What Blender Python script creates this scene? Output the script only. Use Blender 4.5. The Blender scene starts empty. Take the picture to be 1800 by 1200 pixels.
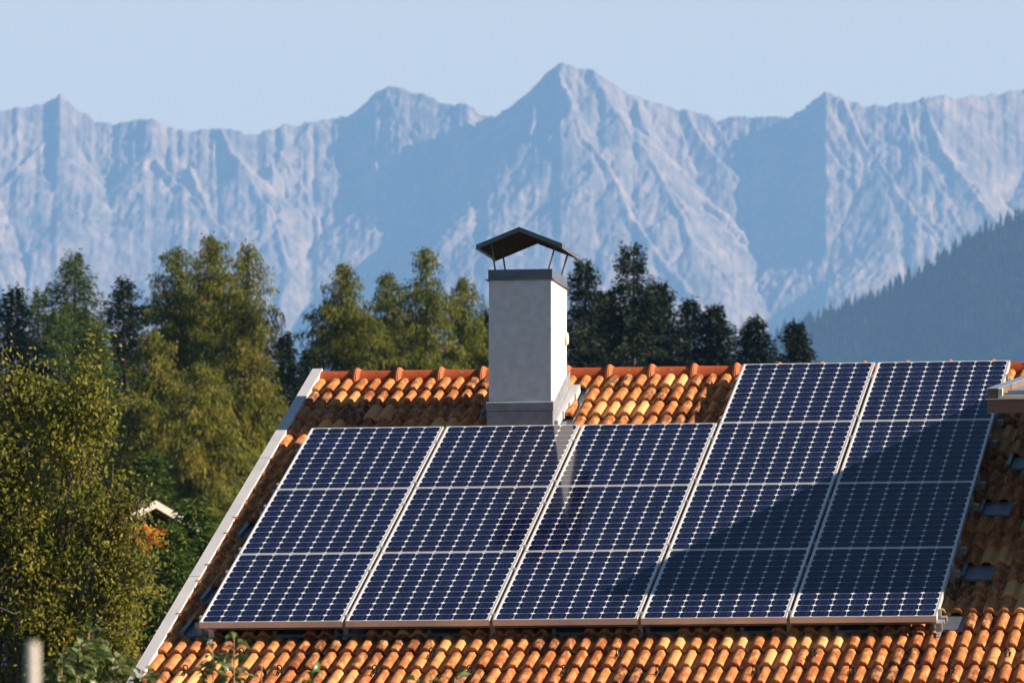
import bpy, math, random
import numpy as np
from mathutils import Vector, Matrix
random.seed(7); RNG = np.random.default_rng(11)
SC = bpy.context.scene; COL = SC.collection
R = math.radians

# ------------------------------------------------------------------ camera
YAW, PIT, FPX = R(-9.10332), R(5.24863), 13045.86          # focal length in pixels of the 1800 px wide photo
CAM = np.array([10.6655787, -52.32526, -2.8747681])
cd = bpy.data.cameras.new("camera"); cam = bpy.data.objects.new("camera", cd); COL.objects.link(cam)
cam.location = CAM; cam.rotation_euler = (R(90) + PIT, 0, -YAW)
cd.sensor_width = 36; cd.lens = FPX / 1800 * 36; cd.clip_start = .5; cd.clip_end = 90000
cd.dof.use_dof = True; cd.dof.focus_distance = 53.5; cd.dof.aperture_fstop = 11.5
SC.camera = cam
# ------------------------------------------------------------------ sky, sun, exposure
SUN = np.array([1.0, .03, .515]); SUN /= np.linalg.norm(SUN)
w = bpy.data.worlds.new("World"); SC.world = w; w.use_nodes = True
nt = w.node_tree; bg = nt.nodes["Background"]
sky = nt.nodes.new("ShaderNodeTexSky"); sky.sky_type = 'NISHITA'; sky.sun_disc = False
sky.sun_elevation = math.asin(SUN[2]); sky.sun_rotation = math.atan2(SUN[0], SUN[1])
sky.altitude = 400; sky.air_density = 1.0; sky.dust_density = .7; sky.ozone_density = 2.0
# the air near the horizon is paler and brighter than the zenith
def _n(k): return nt.nodes.new(k)
tc = _n("ShaderNodeTexCoord"); sp_ = _n("ShaderNodeSeparateXYZ"); nt.links.new(tc.outputs["Generated"], sp_.inputs[0])
rp_ = _n("ShaderNodeValToRGB"); nt.links.new(sp_.outputs[2], rp_.inputs[0]); el_ = rp_.color_ramp.elements
el_[0].position, el_[0].color = .145, (2.95, 1.80, 1.17, 1); el_[1].position, el_[1].color = .235, (.07, .135, .27, 1)
mr_ = _n("ShaderNodeMapRange"); nt.links.new(sp_.outputs[1], mr_.inputs[0]); mr_.inputs[1].default_value = -.3; mr_.inputs[2].default_value = .7; mr_.inputs[3].default_value = .52; mr_.inputs[4].default_value = 1
mv_ = _n("ShaderNodeVectorMath"); mv_.operation = 'SCALE'; nt.links.new(rp_.outputs[0], mv_.inputs[0]); nt.links.new(mr_.outputs[0], mv_.inputs[3])
mu_ = _n("ShaderNodeMix"); mu_.data_type = 'RGBA'; mu_.blend_type = 'MULTIPLY'; mu_.inputs[0].default_value = 1
nt.links.new(sky.outputs[0], mu_.inputs[6]); nt.links.new(mv_.outputs[0], mu_.inputs[7]); nt.links.new(mu_.outputs[2], bg.inputs[0]); bg.inputs[1].default_value = .05
sd = bpy.data.lights.new("sun", 'SUN'); sun = bpy.data.objects.new("sun", sd); COL.objects.link(sun)
sd.energy = 5.0; sd.angle = R(.53); sd.color = (1.0, .86, .71)
sun.rotation_euler = Vector(-SUN).to_track_quat('-Z', 'Y').to_euler(); sun.location = (20, 0, 30)
SC.view_settings.view_transform = 'Standard'; SC.view_settings.look = 'None'
SC.view_settings.exposure = 1.4; SC.view_settings.gamma = 1
SC.render.engine = 'CYCLES'
cy = SC.cycles; cy.max_bounces = 6; cy.diffuse_bounces = 3; cy.glossy_bounces = 3; cy.transmission_bounces = 4
cy.volume_bounces = 1; cy.caustics_reflective = False; cy.caustics_refractive = False; cy.use_denoising = True

# ------------------------------------------------------------------ photo geometry -> world
FW = np.array([math.sin(YAW)*math.cos(PIT), math.cos(YAW)*math.cos(PIT), math.sin(PIT)])
RT = np.array([math.cos(YAW), -math.sin(YAW), 0]); UP = np.cross(RT, FW)
FH = np.array([math.sin(YAW), math.cos(YAW), 0])
A = R(21.8306); EV = np.array([0, math.cos(A), math.sin(A)]); NV = np.array([0, -math.sin(A), math.cos(A)])
def ray(x, y): return FW + RT*(x-900)/FPX + UP*(600-y)/FPX
def at_y(x, y, Y): d = ray(x, y); return CAM + d*(Y-CAM[1])/d[1]
def at_d(x, y, D): d = ray(x, y); return CAM + d*D/(d @ FH)
def on_roof(x, y, off=0.):
    d = ray(x, y); P = CAM + d*((off - CAM @ NV)/(d @ NV)); return P[0], P @ EV
def rp(u, v, o=0.): return np.array([u, 0, 0]) + EV*v + NV*o      # roof coordinates -> world

# ------------------------------------------------------------------ helpers
def tag(o, label=None, cat=None, group=None, kind=None):
    for k, v in (("label", label), ("category", cat), ("group", group), ("kind", kind)):
        if v: o[k] = v
    return o
def empty(name, loc=(0, 0, 0), rot=(0, 0, 0), parent=None):
    o = bpy.data.objects.new(name, None); COL.objects.link(o); o.location = loc; o.rotation_euler = rot
    o.empty_display_size = .1
    if parent: o.parent = parent
    return o
def mesh_obj(name, V, Fc, mat, parent=None, smooth=False, attrs=None, origin=None):
    """V (n,3); Fc list of index tuples or an (m,k) array; attrs {name: per-face floats}."""
    V = np.asarray(V, dtype=np.float64)
    me = bpy.data.meshes.new(name)
    if isinstance(Fc, np.ndarray):
        m, k = Fc.shape
        me.vertices.add(len(V)); me.loops.add(m*k); me.polygons.add(m)
        me.vertices.foreach_set("co", V.astype(np.float32).ravel())
        me.loops.foreach_set("vertex_index", Fc.astype(np.int32).ravel())
        me.polygons.foreach_set("loop_start", np.arange(0, m*k, k, dtype=np.int32))
        me.polygons.foreach_set("loop_total", np.full(m, k, dtype=np.int32))
        me.update(calc_edges=True)
    else:
        me.from_pydata([tuple(v) for v in V], [], [tuple(f) for f in Fc]); me.update()
    if smooth: me.polygons.foreach_set("use_smooth", np.ones(len(me.polygons), dtype=bool))
    for n, a in (attrs or {}).items():
        at = me.attributes.new(n, 'FLOAT', 'FACE'); at.data.foreach_set("value", np.asarray(a, dtype=np.float32))
    me.materials.append(mat)
    o = bpy.data.objects.new(name, me); COL.objects.link(o)
    if parent: o.parent = parent
    return o
class MB:
    def __init__(s): s.V = []; s.F = []; s.T = []
    def add(s, V, F, t=.5):
        b = len(s.V); s.V += [tuple(v) for v in V]; s.F += [tuple(i+b for i in f) for f in F]; s.T += [t]*len(F)
    def hexa(s, P, t=.5):           # P: 4 bottom corners (ccw from above), 4 top corners
        s.add(P, [(3, 2, 1, 0), (4, 5, 6, 7), (0, 1, 5, 4), (1, 2, 6, 5), (2, 3, 7, 6), (3, 0, 4, 7)], t)
    def box(s, a, b, t=.5):
        (x0, y0, z0), (x1, y1, z1) = a, b
        s.hexa([(x0, y0, z0), (x1, y0, z0), (x1, y1, z0), (x0, y1, z0), (x0, y0, z1), (x1, y0, z1), (x1, y1, z1), (x0, y1, z1)], t)
    def rbox(s, a, b, t=.5):        # box in roof coordinates (u, v, offset)
        (x0, y0, z0), (x1, y1, z1) = a, b
        s.hexa([rp(*p) for p in [(x0, y0, z0), (x1, y0, z0), (x1, y1, z0), (x0, y1, z0), (x0, y0, z1), (x1, y0, z1), (x1, y1, z1), (x0, y1, z1)]], t)
    def tube(s, pts, rad, n=6, t=.5, cap=True):
        pts = [np.asarray(p, float) for p in pts]; b = len(s.V); m = len(pts)
        rad = rad if hasattr(rad, '__len__') else [rad]*m
        for i, p in enumerate(pts):
            d = pts[min(i+1, m-1)] - pts[max(i-1, 0)]; d = d/(np.linalg.norm(d)+1e-9)
            a = np.cross(d, [0, 0, 1] if abs(d[2]) < .9 else [1, 0, 0]); a /= np.linalg.norm(a); c = np.cross(d, a)
            for j in range(n):
                q = 2*math.pi*j/n; s.V.append(tuple(p + rad[i]*(a*math.cos(q) + c*math.sin(q))))
        for i in range(m-1):
            for j in range(n):
                k = (j+1) % n; s.F.append((b+i*n+j, b+i*n+k, b+(i+1)*n+k, b+(i+1)*n+j)); s.T.append(t)
        if cap:
            s.F.append(tuple(b+j for j in range(n))[::-1]); s.F.append(tuple(b+(m-1)*n+j for j in range(n))); s.T += [t, t]
    def build(s, name, mat, parent=None, smooth=False, bevel=0):
        o = mesh_obj(name, np.array(s.V), s.F, mat, parent, smooth, {"tint": s.T})
        if bevel:
            m = o.modifiers.new("bevel", 'BEVEL'); m.width = bevel; m.segments = 2; m.limit_method = 'ANGLE'
        return o

# noise on arrays
_P = np.random.default_rng(5).permutation(512); _P = np.concatenate([_P, _P])
_G = np.random.default_rng(6).uniform(0, 2*math.pi, 512); _GX, _GY = np.cos(_G), np.sin(_G)
def noise2(x, y):
    xi, yi = np.floor(x).astype(int), np.floor(y).astype(int); fx, fy = x-xi, y-yi
    u, v = fx*fx*fx*(fx*(fx*6-15)+10), fy*fy*fy*(fy*(fy*6-15)+10)
    def g(i, j):
        h = _P[(_P[(xi+i) & 511] + yi + j) & 511]; return _GX[h]*(fx-i) + _GY[h]*(fy-j)
    a = g(0, 0)*(1-u) + g(1, 0)*u; b = g(0, 1)*(1-u) + g(1, 1)*u
    return (a*(1-v) + b*v)*1.5
def fbm(x, y, o=4, ridged=False):
    s = 0; a = 1; t = 0
    for i in range(o):
        n = noise2(x*2**i + 17.3*i, y*2**i - 9.1*i)
        s = s + a*((1 - 2*np.abs(n)) if ridged else n); t += a; a *= .5
    return s/t

# ------------------------------------------------------------------ materials
class NT:
    def __init__(s, name):
        s.m = bpy.data.materials.new(name); s.m.use_nodes = True; s.t = s.m.node_tree; s.n = s.t.nodes
        s.b = s.n["Principled BSDF"]; s.out = s.n["Material Output"]
    def new(s, k, **kw):
        n = s.n.new(k)
        for a, v in kw.items(): setattr(n, a, v)
        return n
    def link(s, a, b): s.t.links.new(a, b)
    def val(s, sock, v):
        if hasattr(v, 'is_linked') or hasattr(v, 'links'): s.link(v, sock)
        else: sock.default_value = v
    def math(s, op, a, b=0., c=None):
        n = s.new("ShaderNodeMath", operation=op); s.val(n.inputs[0], a); s.val(n.inputs[1], b)
        if c is not None: s.val(n.inputs[2], c)
        return n.outputs[0]
    def mix(s, f, a, b):
        n = s.new("ShaderNodeMix", data_type='RGBA'); s.val(n.inputs[0], f)
        s.val(n.inputs[6], a if not isinstance(a, tuple) else (*a, 1)); s.val(n.inputs[7], b if not isinstance(b, tuple) else (*b, 1))
        return n.outputs[2]
    def noise(s, scale, detail=4, vec=None, rough=.55):
        n = s.new("ShaderNodeTexNoise"); n.inputs["Scale"].default_value = scale; n.inputs["Detail"].default_value = detail
        n.inputs["Roughness"].default_value = rough
        if vec is not None: s.link(vec, n.inputs["Vector"])
        return n.outputs[0]
    def coord(s, k="Object"): return s.new("ShaderNodeTexCoord").outputs[k]
    def attr(s, k): return s.new("ShaderNodeAttribute", attribute_name=k).outputs["Fac"]
    def ramp(s, f, stops):
        n = s.new("ShaderNodeValToRGB"); s.link(f, n.inputs[0]); e = n.color_ramp.elements
        e[0].position, e[0].color = stops[0][0], (*stops[0][1], 1); e[1].position, e[1].color = stops[-1][0], (*stops[-1][1], 1)
        for p, c in stops[1:-1]:
            k = e.new(p); k.color = (*c, 1)
        return n.outputs[0]
    def scale(s, vec, sc):
        n = s.new("ShaderNodeMapping"); s.link(vec, n.inputs[0]); n.inputs["Scale"].default_value = sc; return n.outputs[0]
    def bump(s, h, strength=.3, dist=.01):
        n = s.new("ShaderNodeBump"); n.inputs["Strength"].default_value = strength; n.inputs["Distance"].default_value = dist
        s.link(h, n.inputs["Height"]); s.link(n.outputs[0], s.b.inputs["Normal"])
    def set(s, col=None, rough=.6, metal=0., spec=None, ior=None):
        if col is not None:
            s.val(s.b.inputs["Base Color"], (*col, 1) if isinstance(col, tuple) else col)
        s.val(s.b.inputs["Roughness"], rough); s.b.inputs["Metallic"].default_value = metal
        if spec is not None: s.b.inputs["Specular IOR Level"].default_value = spec
        if ior: s.b.inputs["IOR"].default_value = ior
        return s.m
def weathered(name, col, rough=.5, metal=0., amt=.25, sc=6., bump=0.):
    t = NT(name); n = t.noise(sc, 6, t.coord()); d = tuple(c*(1-amt) for c in col); l = tuple(min(1, c*(1+amt*.5)) for c in col)
    c = t.ramp(n, [(.3, d), (.7, l)])
    if bump: t.bump(t.noise(sc*9, 4, t.coord()), bump, .004)
    return t.set(c, rough, metal)
M = {}
def tile_material(name, dark, mid, light, streak, streaky=True):
    t = NT(name); co = t.coord(); rnd = t.attr("tint")
    base = t.ramp(rnd, [(0, dark), (.3, mid), (.8, light), (1, streak)])
    n = t.noise(9, 5, t.scale(co, (3.2, .8, .8)), .6); n2 = t.noise(42, 4, co)
    st = t.math('MULTIPLY', t.math('SUBTRACT', n, .44), 3.2); st = t.math('MINIMUM', t.math('MAXIMUM', st, 0), .72)
    c = t.mix(st if streaky else 0., base, streak)
    k = t.math('MULTIPLY', t.math('MAXIMUM', t.math('SUBTRACT', t.noise(5.5, 6, t.scale(co, (1.6, 1, 1)), .7), .56), 0), 4.0)
    c = t.mix(t.math('MINIMUM', k, .6), c, dark)
    sp = t.math('GREATER_THAN', t.noise(90, 2, co), .69); c = t.mix(t.math('MULTIPLY', sp, .5), c, (.06, .05, .035))
    t.bump(n2, .4, .003); return t.set(c, .78, 0, .25)
M['tile'] = tile_material('terracotta_tile', (.13, .036, .012), (.30, .085, .022), (.44, .15, .042), (.70, .36, .13))
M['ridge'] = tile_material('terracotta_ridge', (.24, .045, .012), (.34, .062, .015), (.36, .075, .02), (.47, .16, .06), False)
M['deck'] = weathered('roof_deck', (.05, .035, .028), .9)
M['white_metal'] = weathered('white_sheet_metal', (.60, .59, .58), .35, .05, .12, 3)
M['lead'] = weathered('lead_flashing', (.27, .29, .32), .55, .2, .3, 9)
M['zinc'] = weathered('grey_painted_sheet', (.15, .17, .20), .4, .3, .2, 8)
M['dark_metal'] = weathered('dark_zinc_sheet', (.115, .14, .165), .38, .25, .25, 7)
M['alu'] = weathered('anodised_aluminium', (.38, .385, .39), .4, .35, .1, 12)
M['frame'] = weathered('panel_frame', (.72, .69, .66), .36, .25, .08, 8)
M['under_shade'] = weathered('under_shade', (.012, .012, .012), .95)
M['guard'] = weathered('snow_guard_wire', (.03, .028, .028), .45, .3, .2, 9)
M['stucco'] = (lambda t: (t.bump(t.noise(95, 5, t.coord()), .55, .006),
    t.set(t.mix(t.math('MULTIPLY', t.math('MAXIMUM', t.math('SUBTRACT', t.noise(3.2, 6, t.scale(t.coord(), (1, 1, .45)), .65), .5), 0), 2.2),
                t.ramp(t.noise(14, 4, t.coord()), [(.3, (.64, .635, .62)), (.7, (.80, .79, .77))]), (.52, .50, .47)), .85))[1])(NT('chimney_stucco'))
M['wall'] = weathered('house_render', (.66, .62, .55), .9, 0, .1, 2, .3)
M['wood'] = weathered('tile_tinted_fascia', (.20, .125, .085), .6, 0, .25, 5)  # brown stands in for orange light reflected up from the tiles
M['cream'] = weathered('cream_paint', (.68, .62, .50), .5, 0, .15, 8)
M['pan'] = weathered('metal_pan', (.36, .40, .46), .35, .4, .15, 5)
M['window'] = NT('window_glass').set((.02, .025, .03), .06)
M['post'] = weathered('bleached_wood', (.68, .62, .54), .8, 0, .2, 14)

def panel_glass():
    t = NT('solar_cells'); sx = t.new("ShaderNodeSeparateXYZ"); t.link(t.coord(), sx.inputs[0])
    P, PY = .1257, .1275; mx, my = (1.046-8*P)/2, (1.559-12*PY)/2
    X = t.math('DIVIDE', t.math('SUBTRACT', sx.outputs[0], mx), P); Y = t.math('DIVIDE', t.math('SUBTRACT', sx.outputs[1], my), PY)
    fx = t.math('ABSOLUTE', t.math('SUBTRACT', t.math('FRACT', X), .5)); fy = t.math('ABSOLUTE', t.math('SUBTRACT', t.math('FRACT', Y), .5))
    g = t.math('GREATER_THAN', t.math('MAXIMUM', fx, t.math('SUBTRACT', fy, .0022)), .4915)
    c = t.math('GREATER_THAN', t.math('ADD', fx, fy), .842)
    ox = t.math('GREATER_THAN', t.math('ABSOLUTE', t.math('SUBTRACT', X, 4)), 4.); oy = t.math('GREATER_THAN', t.math('ABSOLUTE', t.math('SUBTRACT', Y, 6)), 6.)
    wh = t.math('MAXIMUM', t.math('MAXIMUM', g, c), t.math('MAXIMUM', ox, oy))
    bus = t.math('LESS_THAN', t.math('ABSOLUTE', t.math('SUBTRACT', fx, .24)), .0085)
    cv = t.new("ShaderNodeCombineXYZ"); t.link(t.math('FLOOR', X), cv.inputs[0]); t.link(t.math('FLOOR', Y), cv.inputs[1])
    oi = t.new("ShaderNodeObjectInfo"); t.link(oi.outputs["Random"], cv.inputs[2])
    wn = t.new("ShaderNodeTexWhiteNoise", noise_dimensions='3D'); t.link(cv.outputs[0], wn.inputs[0])
    cell = t.ramp(wn.outputs[0], [(0, (.002, .005, .027)), (1, (.005, .009, .045))])
    cell = t.mix(t.math('MULTIPLY', bus, .45), cell, (.11, .12, .17))
    col = t.mix(wh, cell, (.86, .85, .84))
    dn = t.noise(2.2, 5, t.coord(), .6)
    col = t.mix(t.math('MULTIPLY', dn, .003), col, (.5, .45, .38))
    t.set(col, t.math('ADD', .045, t.math('MULTIPLY', dn, .05)), 0, .5, 1.18)
    return t.m
M['cells'] = panel_glass()

def foliage(name, stops, trans=.35, rough=.6, spec=.1):
    t = NT(name); a = t.attr("tint"); c = t.ramp(a, stops); t.set(c, rough, 0, spec)
    tr = t.new("ShaderNodeBsdfTranslucent"); t.link(c, tr.inputs[0]); mx = t.new("ShaderNodeMixShader"); mx.inputs[0].default_value = trans
    t.link(t.b.outputs[0], mx.inputs[1]); t.link(tr.outputs[0], mx.inputs[2]); t.link(mx.outputs[0], t.out.inputs[0]); return t.m
M['larch'] = foliage('larch_needles', [(0, (.045, .068, .010)), (.35, (.115, .138, .017)), (.7, (.205, .20, .024)), (1, (.30, .225, .035))])
M['greenlarch'] = foliage('green_larch_needles', [(0, (.05, .07, .010)), (.4, (.12, .14, .016)), (.8, (.215, .20, .024)), (1, (.29, .21, .03))])
M['spruce'] = foliage('spruce_needles', [(0, (.022, .045, .010)), (.5, (.055, .10, .016)), (1, (.13, .165, .025))], .25)
M['darkspruce'] = foliage('dark_shaded_spruce_needles', [(0, (.004, .009, .006)), (.5, (.009, .018, .010)), (1, (.030, .044, .018))], .15)  # near-black colour also holds the shade lying on the right-hand trees
M['leaf'] = foliage('broad_leaves', [(0, (.09, .115, .018)), (.35, (.19, .20, .026)), (.75, (.33, .29, .038)), (.93, (.44, .35, .06)), (1, (.46, .20, .04))], .5, .6, .15)
M['shrubleaf'] = foliage('glossy_shrub_leaves', [(0, (.06, .10, .025)), (.5, (.13, .18, .045)), (1, (.36, .36, .19))], .3, .3, .6)
M['orangeleaf'] = foliage('orange_leaves', [(0, (.45, .16, .02)), (1, (.75, .36, .06))], .4)
M['bark'] = weathered('bark', (.085, .062, .045), .9, 0, .45, 5)
M['greybark'] = weathered('pale_bark', (.24, .20, .16), .9, 0, .35, 5)
M['stem'] = weathered('young_stem', (.32, .20, .08), .6, 0, .3, 20)
M['ground'] = (lambda t: t.set(t.ramp(t.noise(.35, 8, t.coord()), [(.3, (.035, .05, .018)), (.55, (.06, .075, .022)), (.75, (.10, .09, .04))]), .95))(NT('meadow'))
def rock():
    t = NT('alpine_rock'); co = t.coord()
    n1 = t.noise(.012, 10, co, .72); n2 = t.noise(.03, 8, t.scale(co, (1, 1, .8)), .7)
    c = t.ramp(n1, [(.36, (.13, .12, .10)), (.5, (.27, .205, .155)), (.62, (.40, .295, .215))])
    c = t.mix(t.math('MULTIPLY', t.math('MAXIMUM', t.math('SUBTRACT', n2, .48), 0), 3.), c, (.10, .105, .08))
    b = t.new("ShaderNodeBump"); b.inputs["Strength"].default_value = .7; b.inputs["Distance"].default_value = 10
    t.link(n2, b.inputs["Height"]); t.link(b.outputs[0], t.b.inputs["Normal"]); return t.set(c, .95, 0, .1)
M['rock'] = rock()
M['hill'] = weathered('forest_floor', (.035, .05, .02), .95, 0, .3, .02)
M['farforest'] = foliage('far_conifers', [(0, (.007, .014, .009)), (.6, (.014, .026, .014)), (1, (.06, .065, .028))], .1, .8, .1)

# ------------------------------------------------------------------ ground and far land
def ground_z(x, y):
    d = np.asarray(y, float)
    up = np.clip((d-22)/150, 0, 1); up = up*up*(3-2*up)
    dn = np.clip((d-320)/1500, 0, 1); dn = dn*dn*(3-2*dn)
    return -4.9 + 10.6*up - 26*dn
def make_ground():
    def ax(lim): 
        a = np.concatenate([np.linspace(0, 60, 21), 60*1.13**np.arange(1, 60)]); a = np.append(a[a < lim*.93], lim); return np.concatenate([-a[:0:-1], a])
    X, Y = ax(20000), ax(20000); gx, gy = np.meshgrid(X, Y); gz = ground_z(gx, gy) + .12*noise2(gx*.13, gy*.13)*(np.abs(gy) < 300)
    n, m = len(Y), len(X); i = np.arange(n*m).reshape(n, m)
    F = np.stack([i[:-1, :-1], i[:-1, 1:], i[1:, 1:], i[1:, :-1]], -1).reshape(-1, 4)
    o = mesh_obj('ground', np.stack([gx, gy, gz], -1).reshape(-1, 3), F, M['ground'], None, True); tag(o, kind='structure')
make_ground()

SKY = [(-2600, 320), (-2350, 210), (-2100, 260), (-1800, 180), (-1550, 240), (-1250, 200), (-1000, 260), (-700, 250), (-400, 230), (-250, 190), (-100, 215), (0, 196), (40, 190), (75, 182), (104, 168), (130, 192), (165, 213), (200, 218), (225, 213), (265, 209), (290, 222),
 (330, 234), (390, 225), (420, 231), (440, 238), (470, 230), (495, 220), (520, 222), (560, 212), (610, 205), (640, 185), (660, 162), (688, 150), (720, 162), (750, 168),
 (775, 180), (800, 185), (820, 183), (850, 205), (870, 207), (900, 185), (930, 165), (955, 135), (985, 108), (1010, 116), (1050, 127), (1075, 148), (1110, 165), (1130, 175),
 (1180, 190), (1225, 198), (1260, 210), (1300, 207), (1335, 205), (1385, 208), (1410, 195), (1450, 162), (1480, 172), (1520, 188), (1560, 185), (1610, 178), (1640, 170),
 (1700, 172), (1750, 167), (1800, 160), (1900, 150), (2100, 170), (2400, 140), (2650, 190), (2900, 150), (3200, 220), (3500, 180), (3900, 260), (4400, 340)]
SPURS = [[(985, 108), (1005, 200), (1075, 330), (1150, 430), (1235, 560), (1290, 680)], [(870, 207), (890, 255), (935, 335), (990, 420), (1060, 510), (1100, 620)],
 [(1210, 197), (1270, 285), (1330, 360), (1405, 430), (1490, 510), (1550, 640)], [(1335, 205), (1400, 265), (1490, 340), (1560, 420), (1610, 480), (1650, 600)],
 [(1600, 180), (1630, 270), (1670, 350), (1700, 430)], [(1640, 170), (1700, 310), (1755, 400), (1800, 500)], [(688, 150), (705, 260), (765, 345), (830, 440), (900, 560), (930, 680)],
 [(610, 205), (590, 300), (640, 400), (700, 500), (730, 640)], [(560, 212), (510, 290), (540, 400), (560, 520), (600, 640)], [(265, 209), (255, 270), (310, 340), (390, 430), (430, 560)],
 [(104, 168), (95, 240), (50, 290), (10, 330), (-60, 400)], [(200, 218), (150, 275), (140, 340), (180, 450), (230, 560)], [(390, 225), (420, 290), (450, 360), (500, 470)],
 [(955, 135), (940, 240), (985, 330), (1040, 430)], [(1110, 165), (1150, 260), (1180, 350), (1260, 450), (1350, 560)], [(1260, 210), (1330, 290), (1400, 380), (1450, 470)],
 [(1480, 172), (1540, 260), (1580, 330)], [(820, 183), (850, 290), (880, 380), (960, 500)], [(1800, 160), (1850, 280), (1930, 400)], [(-100, 215), (-60, 300), (-40, 420), (20, 560)],
 [(930, 225), (960, 275), (1000, 360), (1050, 470)], [(1050, 128), (1080, 200), (1120, 260), (1165, 330), (1230, 430)], [(1315, 207), (1380, 275), (1500, 345), (1545, 382), (1600, 465)],
 [(1350, 290), (1380, 360), (1425, 440)], [(1180, 370), (1220, 420), (1300, 500), (1350, 560)], [(1600, 225), (1635, 285), (1668, 350)], [(1580, 340), (1620, 385), (1668, 445)],
 [(740, 260), (800, 330), (850, 400), (905, 480)], [(330, 300), (350, 380), (400, 470)], [(60, 330), (90, 420), (150, 520)], [(640, 300), (690, 380), (760, 470), (800, 560)], [(480, 300), (470, 380), (440, 470)],
 *[[(x, y), (x+dx*.4, y+130), (x+dx, y+300), (x+dx*1.3, y+450)] for x, y, dx in ((-2350, 210, 90), (-2100, 260, -60), (-1800, 180, 80), (-1500, 240, 40), (-1250, 200, -70), (-900, 255, 60), (2650, 190, -50), (2900, 150, 90), (3200, 220, 40), (3500, 180, 80), (3900, 260, -60))],
 [(-250, 190), (-300, 320), (-260, 460)], [(1900, 150), (2000, 300), (2040, 440)], [(2100, 170), (2180, 300), (2260, 460)]]
def tan_el(y): return np.tan(PIT + np.arctan((600-np.asarray(y, float))/FPX))
def make_mountains():
    px = np.concatenate([np.arange(-2600, -500, 11.), np.arange(-500, 2300, 2.9), np.arange(2300, 4400, 11.)]); D = np.concatenate([np.linspace(13200, 14300, 60), np.linspace(14310, 16350, 330), np.linspace(16400, 17400, 30)])
    P, DD = np.meshgrid(px, D); X = (P-900)/FPX*DD*1.004
    sk = np.array(SKY, float); ysk = np.interp(px, sk[:, 0], sk[:, 1])
    ysk = ysk + 7.5*fbm(px/19., px*0+3.3, 5) - 2.5*np.abs(fbm(px/7., px*0+1.3, 2))
    crestD = 16000 + 120*np.sin(px/310.) + 60*np.sin(px/97.+1)
    crestH = tan_el(ysk)*crestD
    wx = X + 60*fbm(X/420, DD/420, 3); wd = DD + 60*fbm(X/420+9, DD/420+4, 3)
    back = DD > crestD[None]
    base = crestH[None] - np.where(back, (DD-crestD[None])*.9, (crestD[None]-DD)*1.0)
    H = base.copy(); al = wx - .8*np.maximum(crestD[None]-DD, 0); ds = np.maximum(crestD[None]-DD, 0)
    for si, sp in enumerate(SPURS):
        y0 = np.interp(sp[0][0], px, ysk); pts = []; run = 700.*si
        for (x, y) in sp:
            d = np.interp(sp[0][0], px, crestD) - 1.55*(y-y0); pts.append(((x-900)/FPX*d, d, tan_el(y)*d + 6))
        for a, b in zip(pts[:-1], pts[1:]):
            ax, ad, az = a; bx, bd, bz = b; L2 = (bx-ax)**2 + (bd-ad)**2; L1 = math.sqrt(L2)
            tt = ((wx-ax)*(bx-ax) + (wd-ad)*(bd-ad))/L2; t = np.clip(tt, 0, 1)
            dist = np.hypot(wx-(ax+t*(bx-ax)), wd-(ad+t*(bd-ad)))
            h = az + t*(bz-az) - dist*.90 - 7*np.sin(np.minimum(dist/40, 1.5)); m_ = h > H
            sgn = np.sign((wx-ax)*(bd-ad) - (wd-ad)*(bx-ax))
            H = np.where(m_, h, H); al = np.where(m_, run + tt*L1 - .45*dist + 350*sgn, al); ds = np.where(m_, dist, ds); run += L1
    depth = np.clip((crestH[None]-H)/90, 0.15, 1); fl = np.clip(ds/55, .25, 1)
    # ribs and gullies run down the flanks of every spur
    wr = 22*fbm(X/95+3, DD/95, 3)
    H = H + depth*fl*(15*fbm((al+wr)/130, ds/520, 3, True) + 11*fbm((al+wr*.6)/50, ds/260+5, 4)) + depth*(12*fbm((wx-.65*wd)/140, wd/330, 5) + 5*fbm((wx-.5*wd)/34+5, wd/70+5, 3, True)) + 5*fbm(X/26+8, DD/34, 4, True) + 2.5*noise2(X/9, DD/14)
    act = (H/DD).max(0); rat = tan_el(ysk)/act
    k = np.ones(3)/3; rat = np.convolve(np.pad(rat, 1, mode='edge'), k, 'valid'); H = H*(1 + (rat[None]-1)*np.clip((H/DD)/act[None], 0, 1)**2)
    f = np.clip((DD-13200)/700, 0, 1); f = f*f*(3-2*f); floor = -CAM[2] - 30
    H = np.maximum(H*f + floor*(1-f), floor)
    W = CAM[None, None] + FH*DD[..., None] + RT*X[..., None]; W[..., 2] = CAM[2] + H
    n, m = P.shape; i = np.arange(n*m).reshape(n, m)
    F = np.stack([i[:-1, :-1], i[:-1, 1:], i[1:, 1:], i[1:, :-1]], -1).reshape(-1, 4)
    o = mesh_obj('mountains', W.reshape(-1, 3), F, M['rock'], None, False); tag(o, kind='structure')
make_mountains()

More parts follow.
